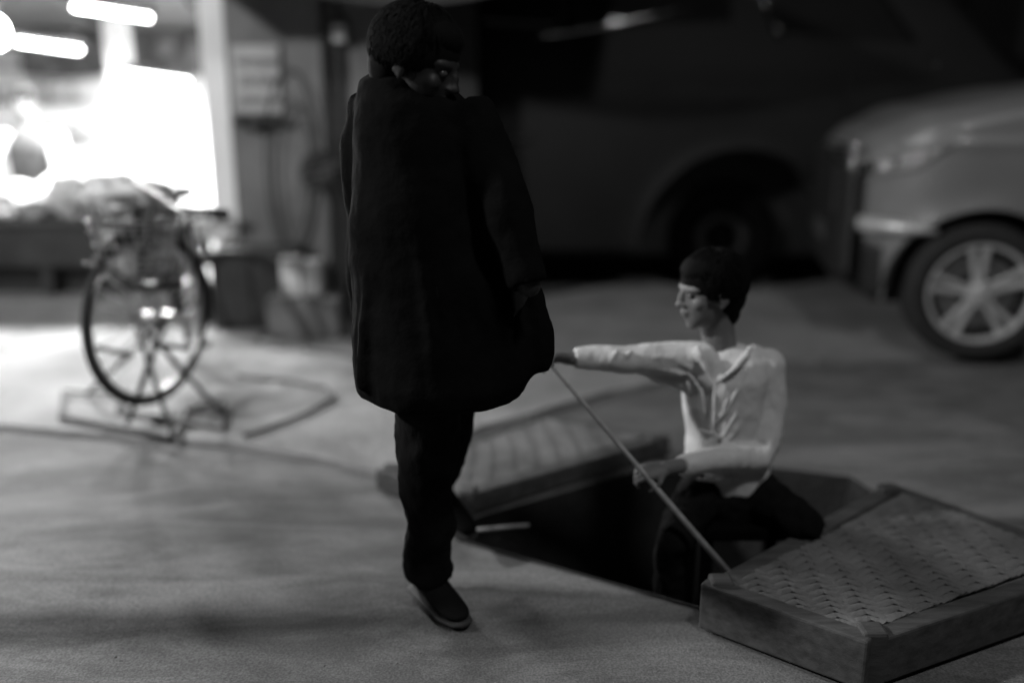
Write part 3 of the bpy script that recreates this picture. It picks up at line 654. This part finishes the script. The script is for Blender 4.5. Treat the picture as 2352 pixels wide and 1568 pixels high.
# ================================================================== LOW COTS
def cot(name, label, cs, h, pitch=.034):
    c = [Vector((q.x, q.y, 0)) for q in cs]          # L, near, R, far on the ground plan
    ctr = sum(c, Vector()) / 4
    t = thing(name, label, 'cot', (ctr.x, ctr.y, 0), 'low woven cots')
    names = []
    for i in range(4):
        a, b = c[i], c[(i + 1) % 4]; d = (b - a).normalized(); nn = Vector((-d.y, d.x, 0))
        if (ctr - a).dot(nn) < 0: nn = -nn
        s0 = a + nn * .001; wdt = .05
        ext = 0 if i % 2 == 0 else wdt
        MB().prism([a + d * ext, b - d * ext, b - d * ext + nn * wdt, a + d * ext + nn * wdt], h * .96 if i % 2 else h, .004).build('rail', M['wood'], t, bevel=.006)
    for q in c:
        inn = (ctr - q).normalized() * .055
        MB().box(q + inn - Vector((.028, .028, 0)) + Vector((0, 0, .0)), q + inn + Vector((.028, .028, h + .012))).build('leg', M['wood'], t, bevel=.008)
    # twill woven straps
    e1 = c[1] - c[0]; e2 = c[3] - c[0]; n1 = int(e1.length / pitch); n2 = int(e2.length / pitch)
    mb = MB(); amp = .0017
    def pt(a, b, z): 
        p = c[0].lerp(c[1], a).lerp(c[3].lerp(c[2], a), b); p.z = h + .002 + z - .005 * math.sin(math.pi * a) * math.sin(math.pi * b) + .004 * noise.noise(p * 9); p.x += .004 * noise.noise(p * 12 + Vector((5, 5, 5))); p.y += .004 * noise.noise(p * 13); return p
    m0, m1 = .045 / e1.length, .045 / e2.length
    def zz(i, j, s): return amp * s * (1 if ((i + j) // 2) % 2 else -1)
    for i in range(n1):           # strips along e2
        a0 = m0 + (1 - 2*m0) * (i + .03) / n1; a1 = m0 + (1 - 2*m0) * (i + .97) / n1
        vs = []; fs = []
        for j in range(n2 + 1):
            b = m1 + (1 - 2*m1) * j / n2; z = zz(i, j, 1); vs += [pt(a0, b, z - .002), pt((a0 + a1) / 2, b, z + .001), pt(a1, b, z - .002)]
            if j: k = 3 * j; fs += [(k-3, k-2, k+1, k), (k-2, k-1, k+2, k+1)]
        mb.add(vs, fs)
    for j in range(n2):
        b0 = m1 + (1 - 2*m1) * (j + .03) / n2; b1 = m1 + (1 - 2*m1) * (j + .97) / n2
        vs = []; fs = []
        for i in range(n1 + 1):
            a = m0 + (1 - 2*m0) * i / n1; z = zz(i, j, -1); vs += [pt(a, b0, z - .002), pt(a, (b0 + b1) / 2, z + .001), pt(a, b1, z - .002)]
            if i: k = 3 * i; fs += [(k-3, k-2, k+1, k), (k-2, k-1, k+2, k+1)]
        mb.add(vs, fs)
    mb.build('woven_top', M['weave'], t, smooth=True, recalc=False)
    MB().prism([c[0].lerp(ctr, .06), c[1].lerp(ctr, .06), c[2].lerp(ctr, .06), c[3].lerp(ctr, .06)], .006, h - .020).build('underlay', M['weave'], t)
    return t
cot('woven_cot', 'low cot with woven top behind the walking leg, left of the child', [P(862, 1080, HA), P(1052, 1144, HA), P(1540, 1003, HA), P(1235, 948, HA)], HA, .024)
cot('woven_cot', 'low cot with woven top and wooden side at the lower right corner', [P(1608, 1342, HB), P(1994, 1478, HB), P(2560, 1290, HB), P(2040, 1108, HB)], HB, .027)
tag(MB().tube([P(930, 1236, .008), P(1042, 1222, .010), P(1120, 1214, .012), P(1215, 1205, .014)], [.006, .006, .007, .005], 8).build('metal_rod', M['stick'], smooth=True), 'thin pale rod jutting over the dark pit beside the walking leg', 'rod')
# loose cords on the pavement; the third tube imitates the bicycle wheel's cast shadow
for k, (ps, lb) in enumerate((([(640, 778), (700, 764), (790, 772), (840, 790), (900, 800)], 'dark cord lying on the pavement below the step block, upper one'), ([(700, 800), (770, 812), (840, 822), (930, 818)], 'dark cord lying on the pavement, lower one'), ([(545, 862), (650, 872), (745, 888), (770, 912), (700, 950), (610, 985), (560, 1000)], 'dark tube imitating the cast shadow of the wheel, right of the bicycle'))):
    tag(MB().tube([P(u, v, .03) for u, v in ps], .008, 8).build('cord_and_shadow_line', M['dark'], smooth=True), lb, 'cord', 'cords on the pavement')


rp = random.Random(5)
pb = MB()
for k in range(130):
    x = rp.uniform(-2.2, 2.6); y = rp.uniform(1.5, 4.2)
    if inpit(x, y, -.03): continue
    q = rp.uniform(.0015, .0035)
    pb.ell((x, y, q * .5 + (.018 if y > 3.2 else .0)), (q * 1.2, q, q * .8), None, 6, 4)
gr = pb.build('gravel', M['wall'], smooth=True); gr['kind'] = 'stuff'; gr['label'] = 'fine loose grit scattered over the road'; gr['category'] = 'gravel'
# ================================================================== PEOPLE
def frame_rot(fwd, up=Vector((0, 0, 1))):
    f = Vector(fwd).normalized(); s = f.cross(up).normalized(); u = s.cross(f)
    return Matrix((s, f, u)).transposed()      # x = person's right, y = forward, z = up
def head(body, hair, eyes, c, H, m, hairlen=0.0):
    """c centre of the skull, H head height"""
    g = lambda x, y, z: c + m @ (Vector((x, y, z)) * H)
    e = lambda mb, p, r, rot=None, **k: mb.ell(g(*p), tuple(q * H for q in r), (m @ rot) if rot else m, **k)
    e(body, (0, -.04, .10), (.335, .42, .39)); e(body, (0, .10, -.10), (.27, .28, .36)); e(body, (0, .20, -.30), (.17, .16, .14))
    e(body, (0, .26, -.395), (.10, .085, .065)); e(body, (0, .27, .10), (.25, .12, .07))
    e(body, (0, .385, -.02), (.042, .07, .12), Matrix.Rotation(R(18), 3, 'X')); e(body, (0, .43, -.10), (.062, .062, .045)); 
    for s in (-1, 1): e(body, (.045 * s, .405, -.115), (.035, .04, .03)); e(body, (.17 * s, .26, -.09), (.09, .08, .085))
    e(body, (0, .37, -.205), (.085, .05, .026)); e(body, (0, .36, -.255), (.075, .05, .03))
    for s in (-1, 1):
        e(body, (.335 * s, -.02, -.03), (.035, .075, .115), Matrix.Rotation(R(-12 * s), 3, 'Z')); e(body, (.34 * s, -.005, -.12), (.03, .04, .045))
        e(body, (.345 * s, -.07, -.02), (.03, .03, .10))
        q_ = MB(); e(q_, (.125 * s, .315, .02), (.055, .05, .04)); eyes.append(q_)
    rot = m
    e(hair, (0, -.07, .155), (.375, .445, .395)); e(hair, (0, -.22, -.05), (.315, .27, .33)); e(hair, (0, -.24, -.28), (.22, .16, .22)); e(hair, (0, .10, .33), (.30, .28, .19), Matrix.Rotation(R(-14), 3, 'X'))
    for s in (-1, 1): e(hair, (.30 * s, .08, .17), (.05, .11, .10))
def strands(hair, c, H, m, n, seed):
    rd = random.Random(seed)
    for k in range(n):
        t = math.acos(1 - rd.random() * 1.25); a = rd.random() * 2 * math.pi
        d = Vector((math.sin(t) * math.cos(a), math.sin(t) * math.sin(a), math.cos(t)))
        if d.y > .45 and d.z < .45: continue
        L_ = rd.uniform(.10, .24); pts = []
        for q in range(4):
            f = q / 3; tt = t + L_ * f * 2.0; aa = a + rd.uniform(-.10, .10) * f
            dd = Vector((math.sin(tt) * math.cos(aa), math.sin(tt) * math.sin(aa), math.cos(tt)))
            if dd.y > .75 and dd.z < .35: break
            pts.append(c + m @ (Vector((dd.x * .385, -.07 + dd.y * .46, .13 + dd.z * .425)) * H * (1 + .05 * math.sin(f * 3.1) + rd.uniform(0, .012))))
        if len(pts) > 2: hair.tube(pts, [.0009, .0011, .0009, .0003][:len(pts)], 4)
def hand(mb, wrist, direc, palmn, size, curl, spread=.12, thumbside=1):
    """direc: along the fingers, palmn: out of the palm. curl: degrees per joint"""
    d = Vector(direc).normalized(); n_ = Vector(palmn); n_ = (n_ - d * n_.dot(d)).normalized(); s = d.cross(n_) * thumbside
    L = size
    ring_ = []
    for k, (q, w, t) in enumerate(((0, .19, .13), (.2, .24, .12), (.42, .25, .11), (.55, .22, .08))):
        c = wrist + d * L * q; ring_.append([c + s * math.cos(2*math.pi*j/16) * w * L + n_ * math.sin(2*math.pi*j/16) * t * L for j in range(16)])
    mb.rings(ring_); mb.ell(wrist, L * .15)
    for k, (off, ln, r) in enumerate(((.17, .42, .052), (.06, .47, .054), (-.06, .44, .052), (-.17, .35, .045))):
        p = wrist + d * L * .50 + s * off * L; a = R(curl * (.5 + .05 * k)); dd = (d + s * off * spread).normalized()
        seg = (ln * .42, ln * .32, ln * .26)
        for j, q in enumerate(seg):
            v = dd * math.cos(a) + n_ * math.sin(a); p2 = p + v * q * L; mb.limb(p, p2, r * L * (1 - .09 * j), r * L * (.91 - .09 * j), 10); p = p2; a += R(curl)
    p = wrist + d * L * .12 + s * L * .16; v = (d * .55 + s * .75 + n_ * .35).normalized(); p2 = p + v * .20 * L; mb.limb(p, p2, .075 * L, .06 * L, 10)
    v = (d * .75 + s * .25 + n_ * .6).normalized(); p3 = p2 + v * .17 * L; mb.limb(p2, p3, .06 * L, .052 * L, 10); v = (d * .6 - s * .2 + n_ * .8).normalized(); mb.limb(p3, p3 + v * .13 * L, .052 * L, .042 * L, 10)

# ---- the child
TY = 2.46
boy = thing('person', 'child in pale long-sleeved shirt sitting in the dark pit, one arm held out', 'person', (P(1660, 1300, 0).x, TY, 0))
sk, hr, ey, sh, tr_, co_ = MB(), MB(), [], MB(), MB(), MB()
hc = Q(1630, 670, TY); hm = frame_rot((-1, -.28, -.10))
H = .205
head(sk, hr, ey, hc, H, hm); strands(hr, hc, H, hm, 3200, 3)
nk0 = Q(1655, 812, TY + .02); sk.limb(nk0, hc + Vector((.02, .01, -.05)), .047, .045)
# joints
shR = Q(1588, 822, TY - .01); elR = Q(1435, 826, TY - .05); wrR = Q(1305, 822, TY - .08)
shL = Q(1764, 842, TY + .02); elL = Q(1744, 1035, TY - .03); wrL = Q(1530, 1075, TY - .19)
hipc = Q(1680, 1100, TY + .03); chest = Q(1665, 880, TY + .01); waist = Q(1662, 1010, TY + .02)
sk.limb(shR, elR, .034, .028); sk.limb(elR, wrR, .026, .019); sk.limb(shL, elL, .034, .028); sk.limb(elL, wrL, .027, .019)
yaw = R(-14)
sk.loft([(hipc, .10, .075, yaw), (waist, .09, .065, yaw), (chest, .10, .07, yaw), (Q(1668, 815, TY + .02), .085, .05, yaw), (nk0, .045, .042, yaw)])
# the stick: from the raised hand down to the cot
s0, s1 = Q(1238, 806, TY - .13), Q(1672, 1312, 2.18)
sd = (s1 - s0).normalized()
stk = MB().tube([s0, s0.lerp(s1, .3), s0.lerp(s1, .7), s1], [.0055, .006, .0075, .009], 10).build('stick', M['stick'], smooth=True)
tag(stk, 'long thin straight stick held slanting by the child', 'stick')
gR = s0 + sd * .03; gL = s0.lerp(s1, .52)
hand(sk, wrR + (wrR - elR).normalized() * .005, (gR - wrR) + Vector((0, 0, .01)), Vector((0, -.5, -.8)), .118, 38, thumbside=-1)
hand(sk, wrL, Vector((-1, -.15, -.12)), Vector((-.1, .5, -1)), .118, 48, thumbside=1)
# shirt
Yw = yaw
sh.loft([(Q(1672, 1112, TY + .03), .125, .098, Yw), (Q(1668, 1060, TY + .02), .118, .09, Yw), (Q(1664, 1000, TY + .02), .106, .08, Yw), (Q(1662, 930, TY + .015), .114, .084, Yw), (Q(1664, 865, TY + .01), .119, .08, Yw), (Q(1668, 825, TY + .015), .112, .068, Yw), (Q(1666, 800, TY + .02), .075, .052, Yw), (Q(1664, 790, TY + .02), .05, .045, Yw)])
sh.tube([Q(1625, 826, TY), shR, Q(1510, 822, TY - .03), elR, Q(1370, 822, TY - .065), Q(1318, 822, TY - .078)], [.045, .047, .043, .038, .034, .027], 18)
sh.tube([Q(1715, 818, TY + .02), shL, Q(1768, 935, TY + .005), elL + Vector((.01, 0, .02)), elL + Vector((-.01, -.02, -.01)), elL.lerp(wrL, .5), elL.lerp(wrL, .85)], [.04, .05, .048, .046, .044, .036, .029], 18)
sh.ell(shL, .05); sh.ell(elL, .045)
# hanging cloth under the raised arm
sh.rings([[Q(1450, 845, TY - .04) + Vector((0, .02 * math.cos(a), .012 * math.sin(a))) for a in [R(30*i) for i in range(12)]], [Q(1580, 880, TY) + Vector((0, .04 * math.cos(a), .03 * math.sin(a))) for a in [R(30*i) for i in range(12)]]])
def crease(pts, r0=.008, dy=0):
    r0 *= .8
    ps = [Q(u, v, y) for u, v, y in pts]; n_ = len(ps); sh.tube(ps, [r0 * (.35 + .65 * math.sin(math.pi * (i + .6) / (n_ + .2))) for i in range(n_)], 8)
FT = TY - .074
crease([(1600, 792, TY - .05), (1606, 815, FT + .008), (1622, 845, FT), (1642, 878, FT - .002)], .014)
crease([(1724, 796, TY - .03), (1712, 818, FT + .012), (1684, 850, FT), (1644, 880, FT - .002)], .014)
crease([(1642, 878, FT - .002), (1640, 930, FT - .004), (1638, 1000, FT - .002)], .007)
crease([(1735, 850, TY - .030), (1722, 900, TY - .034), (1716, 960, TY - .036), (1712, 1010, TY - .042)], .010)
crease([(1760, 860, TY - .018), (1756, 930, TY - .024), (1750, 1000, TY - .036)], .009)
crease([(1780, 880, TY - .005), (1778, 940, TY - .008), (1764, 1000, TY - .03)], .008)
crease([(1712, 850, FT + .012), (1690, 900, FT), (1668, 945, FT - .002), (1640, 975, FT)], .008)
crease([(1700, 900, FT + .01), (1690, 950, FT), (1660, 1000, FT), (1610, 1020, FT + .008)], .009)
crease([(1706, 960, FT + .01), (1680, 1000, FT), (1640, 1040, FT - .006), (1600, 1050, FT + .004)], .010)
crease([(1600, 985, FT + .008), (1640, 996, FT), (1690, 1024, FT)], .007)
crease([(1590, 1060, FT), (1640, 1074, FT - .012), (1700, 1062, FT)], .010)
crease([(1600, 1100, FT), (1650, 1104, FT - .016), (1720, 1085, FT)], .009)
crease([(1560, 848, TY - .050), (1590, 866, FT + .012), (1612, 900, FT + .008), (1618, 950, FT + .006)], .009)
crease([(1480, 842, TY - .070), (1530, 850, TY - .064), (1570, 862, FT + .01)], .008)
crease([(1500, 820, TY - .074), (1545, 822, TY - .064), (1590, 850, FT + .01)], .007)
crease([(1420, 836, TY - .084), (1445, 812, TY - .088), (1452, 800, TY - .08)], .007)
crease([(1395, 838, TY - .09), (1412, 815, TY - .094), (1420, 800, TY - .086)], .006)
crease([(1345, 836, TY - .095), (1352, 818, TY - .098), (1354, 806, TY - .09)], .005)
crease([(1735, 1020, TY - .066), (1705, 1050, TY - .078), (1690, 1075, TY - .08)], .010)
crease([(1700, 1030, TY - .075), (1672, 1056, TY - .105), (1660, 1078, TY - .11)], .008)
crease([(1640, 1050, TY - .13), (1622, 1066, TY - .14), (1618, 1082, TY - .14)], .007)
# trousers: near leg folded in front, other knee out to the right
hipR = Q(1610, 1130, TY - .02); knR = hipR + Vector((-.10, -.17, -.06)); anR = knR + Vector((-.01, .03, -.30))
hipL = Q(1730, 1130, TY); knL = hipL + Vector((.10, -.14, -.03)); anL = knL + Vector((.02, .05, -.32))
tr_.loft([(Q(1675, 1200, TY + .03), .12, .10, yaw), (Q(1675, 1130, TY + .02), .125, .1, yaw), (Q(1672, 1075, TY + .02), .09, .07, yaw)])
tr_.limb(hipR, knR, .068, .050); tr_.limb(knR, anR + Vector((0, .0, -.004)), .048, .040)
tr_.limb(hipL, knL, .072, .055); tr_.limb(knL, anL, .052, .038)
sk.limb(knR, anR, .04, .024); sk.limb(anR, anR + Vector((-.03, -.09, -.033)), .026, .020)
for k in range(0): 
    b0 = anR + Vector((-.062 + .016 * k - .02, -.105 + .004 * k, -.036)); sk.limb(b0, b0 + Vector((-.008, -.028 + .003 * k, 0)), .0105 - .001 * k, .009 - .001 * k, 8)
sk.limb(anL, anL + Vector((.01, -.09, -.03)), .026, .018)
sk.limb(hipL, knL, .04, .04); sk.limb(knL, anL, .04, .026)
for a_, b_ in ((anR, anR + Vector((-.03, -.10, -.030))), (anL, anL + Vector((.01, -.10, -.03)))):
    fo_ = MB(); fo_.limb(a_, b_, .036, .030); fo_.limb(a_.lerp(b_, .5), b_ + (b_ - a_) * .12, .034, .024); fo_.build('shoe', M['shoe'], boy, remesh=.006, sm=3)
bo = sk.build('body', M['skin'], boy, remesh=.0036, sm=3)
hr.build('hair', M['hair'], boy, smooth=True); [q_.build('eye', M['eye'], boy, smooth=True) for q_ in ey]
sh.build('shirt', M['shirt'], boy, remesh=.0048, sm=8, disp=(.008, .06))
shirt_o = bpy.data.objects['shirt']
tr_.build('trousers', M['trouser'], boy, remesh=.007, sm=3, disp=(.02, .05))
# low stool under the child
c = Q(1690, 1190, TY); sto = thing('low_stool', 'dark stool standing in the pit, the child sits on it', 'stool', (c.x, TY, 0))
MB().box((c.x - .13, TY - .11, .075), (c.x + .17, TY + .16, .115)).build('seat', M['vtyre'], sto, bevel=.01)
for x, y in ((-.10, -.08), (.14, -.08), (-.10, .13), (.14, .13)): MB().box((c.x + x - .018, TY + y - .018, -PIT_D + .001), (c.x + x + .018, TY + y + .018, .0755)).build('leg', M['vtyre'], sto)

# ---- the passer-by, dark, walking to the right
PY = 2.10
pd = thing('person', 'stooped passer-by in long black coat and black trousers, mid-step in the foreground', 'person', (P(985, 1420, 0).x, PY, 0))
sk, hr, ey, ct, tr_, sho, so = MB(), MB(), [], MB(), MB(), MB(), MB()
ft = P(985, 1405, 0); an = Vector((Q(985, 1300, 2.18).x, 2.18, .075)); kn = Q(978, 1100, PY + .02); hp = Q(985, 850, PY + .02)
an2 = Vector((an.x + .005, PY + .36, .20)); kn2 = Vector((kn.x + .035, PY + .16, kn.z + .03)); hp2 = hp + Vector((.05, .14, 0))
pf = Vector((.75, -.66, 0)).normalized()
tr_.tube([hp + Vector((0, 0, .1)), hp.lerp(kn, .5), kn, kn.lerp(an, .45) + Vector((.008, 0, 0)), kn.lerp(an, .8), an + Vector((.0, 0, .0))], [.10, .078, .066, .062, .060, .066], 22)
tr_.tube([hp2 + Vector((0, 0, .1)), hp2.lerp(kn2, .5), kn2, kn2.lerp(an2, .5), an2 + Vector((0, 0, .02))], [.10, .078, .062, .056, .052], 22)
sk.limb(hp, kn, .07, .05); sk.limb(kn, an, .05, .035); sk.limb(hp2, kn2, .07, .05); sk.limb(kn2, an2, .05, .035); sk.limb(hp, hp2, .09, .09)
def shoe(a, f, tilt=0):
    sho, so = MB(), MB()
    m = frame_rot(f + Vector((0, 0, tilt))); g = lambda x, y, z: a + m @ (Vector((x, y, z)) * .88)
    def sec(y, w, zt, zb, x=0): return [g(x + w * math.cos(t), y, (zt + zb) / 2 + (zt - zb) / 2 * math.sin(t)) for t in [2*math.pi*i/18 for i in range(18)]]
    sho.rings([sec(-.075, .02, .0, -.05), sec(-.065, .036, .02, -.068), (sec(-.03, .040, .03, -.07)), sec(.03, .042, .015, -.07), sec(.09, .046, -.02, -.07), sec(.14, .045, -.035, -.07), sec(.175, .034, -.042, -.068), sec(.19, .012, -.052, -.064)])
    so.rings([sec(-.08, .03, -.066, -.083), sec(-.06, .042, -.064, -.084), sec(.03, .044, -.064, -.084), sec(.13, .050, -.064, -.084), sec(.185, .035, -.064, -.082), sec(.20, .012, -.066, -.080)])
    o = sho.build('shoe', M['shoe'], pd, smooth=True, sub=1); so.build('sole', M['sole'], o, smooth=True)
shoe(an, Vector((.42, -.62, 0))); shoe(an2, Vector((.7, -.7, 0)), -.35)
# torso + coat
cx = Q(1010, 500, PY).x
sk.loft([((hp.x + .05, PY + .05, .78), .13, .09, 0), ((cx - .02, PY + .03, 1.0), .11, .08, 0), ((cx - .06, PY + .03, 1.16), .10, .08, 0), ((cx - .08, PY + .02, 1.22), .06, .06, 0)])
hc = Q(960, 148, PY - .06); hm = frame_rot((.92, -.30, -.35))
head(sk, hr, ey, hc, .215, hm); strands(hr, hc, .215, hm, 3200, 5); sk.limb((cx - .08, PY + .02, 1.20), hc + Vector((-.02, .02, -.03)), .06, .052)
def C(u0, u1, v, d, Y=PY):
    a, b = Q(u0, v, Y), Q(u1, v, Y); return ((a + b) / 2, (b.x - a.x) / 2, d, 0)
ct.loft([C(822, 1205, 895, .19), C(812, 1225, 850, .20), C(808, 1222, 760, .19), C(806, 1180, 640, .17), C(806, 1140, 520, .16), C(808, 1120, 400, .155), C(812, 1100, 300, .15), C(816, 1075, 235, .135), C(826, 1030, 185, .11), C(848, 985, 168, .09), C(870, 960, 158, .07)])
# sleeves: rear arm along the left side, forward arm bent at the right
eR = Q(1165, 500, PY - .12); wR_ = Q(1215, 655, PY - .16)
ct.tube([Q(1060, 260, PY - .03), Q(1105, 340, PY - .06), eR, eR.lerp(wR_, .5), wR_], [.07, .068, .058, .050, .045], 18); ct.ell(eR, .058)
eL = Q(845, 520, PY + .12); wL_ = Q(842, 740, PY + .16)
ct.tube([Q(870, 245, PY + .03), Q(845, 350, PY + .08), eL, wL_], [.065, .062, .055, .044], 18); ct.ell(eL, .055)
sk.limb(eR, wR_, .035, .026); sk.limb(eL, wL_, .035, .026)
hand(sk, wR_ + Vector((-.015, .05, .02)), Vector((-.05, .5, -1)), Vector((-.9, .3, 0)), .16, 24, thumbside=1); hand(sk, wL_ + Vector((.04, -.05, .03)), Vector((.0, -.1, -1)), Vector((.9, -.3, 0)), .17, 24, thumbside=-1)
ct.tube([Q(1225, 660, PY - .02), Q(1238, 760, PY - .02), Q(1232, 850, PY - .02)], [.02, .035, .03], 14)
for k in range(9):
    u0 = 835 + 40 * k
    ct.tube([Q(u0 + 6 * math.sin(k * 2.1), 900, PY - .185 + .0011 * abs(u0 - 1010) ** 1.0 * .35), Q(u0 + 8 * math.sin(k), 760, PY - .185 + .0011 * abs(u0 - 1010) * .35), Q(970 + (u0 - 1010) * .7, 560, PY - .165 + .001 * abs(u0 - 1010) * .3)], [.022, .016, .004], 8)
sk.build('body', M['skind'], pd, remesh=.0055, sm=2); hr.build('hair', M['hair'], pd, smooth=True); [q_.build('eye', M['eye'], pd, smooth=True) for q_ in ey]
ct.build('coat', M['black'], pd, remesh=.009, sm=5, disp=(.022, .13)); tr_.build('trousers', M['trouser'], pd, remesh=.008, sm=3, disp=(.022, .07))


# ---- shopkeeper at the far left behind the table
kx = Q(62, 400, 6.15)
kp = thing('person', 'blurred shopkeeper in dark vest standing behind the market table', 'person', (kx.x, 6.2, .12))
sk, hr, ey, ct, tr_, sl = MB(), MB(), [], MB(), MB(), MB()
KY = 6.25; X = kx.x
head(sk, hr, ey, Vector((X, KY - .02, 1.22)), .2, frame_rot((.2, -1, -.2)))
sk.limb((X, KY, 1.02), (X, KY, 1.16), .05, .048); sk.loft([((X, KY, .55), .13, .1, 0), ((X, KY, .8), .12, .09, 0), ((X, KY, 1.0), .14, .09, 0), ((X, KY, 1.06), .06, .06, 0)])
ct.loft([((X, KY, .52), .17, .125, 0), ((X, KY, .75), .15, .115, 0), ((X, KY, .95), .17, .11, 0), ((X, KY, 1.03), .12, .085, 0), ((X, KY, 1.07), .065, .06, 0)])
for s in (-1, 1):
    a, b, c = Vector((X + .17 * s, KY, .99)), Vector((X + .24 * s, KY - .12, .78)), Vector((X + .16 * s, KY - .33, .68))
    sl = MB(); sl.limb(a, b, .06, .05); sl.limb(b, c, .05, .04); sl.build('sleeve', M['cloth'], kp, remesh=.01, sm=2); sk.limb(a, b, .045, .038); sk.limb(b, c, .036, .027); hand(sk, c, (c - b), Vector((0, 0, -1)), .16, 20, thumbside=-s)
    tr_.limb((X + .08 * s, KY, .55), (X + .09 * s, KY, .2), .09, .06); sk.limb((X + .08 * s, KY, .55), (X + .09 * s, KY, .18), .06, .04); sk.limb((X + .09 * s, KY, .17), (X + .1 * s, KY - .14, .155), .035, .03)
sk.build('body', M['skin'], kp, remesh=.007, sm=2); hr.build('hair', M['hair'], kp, remesh=.008, sm=1); [q_.build('eye', M['eye'], kp, smooth=True) for q_ in ey]
ct.build('vest', M['dark'], kp, remesh=.01, sm=3); tr_.build('trousers', M['trouser'], kp, remesh=.012, sm=2)
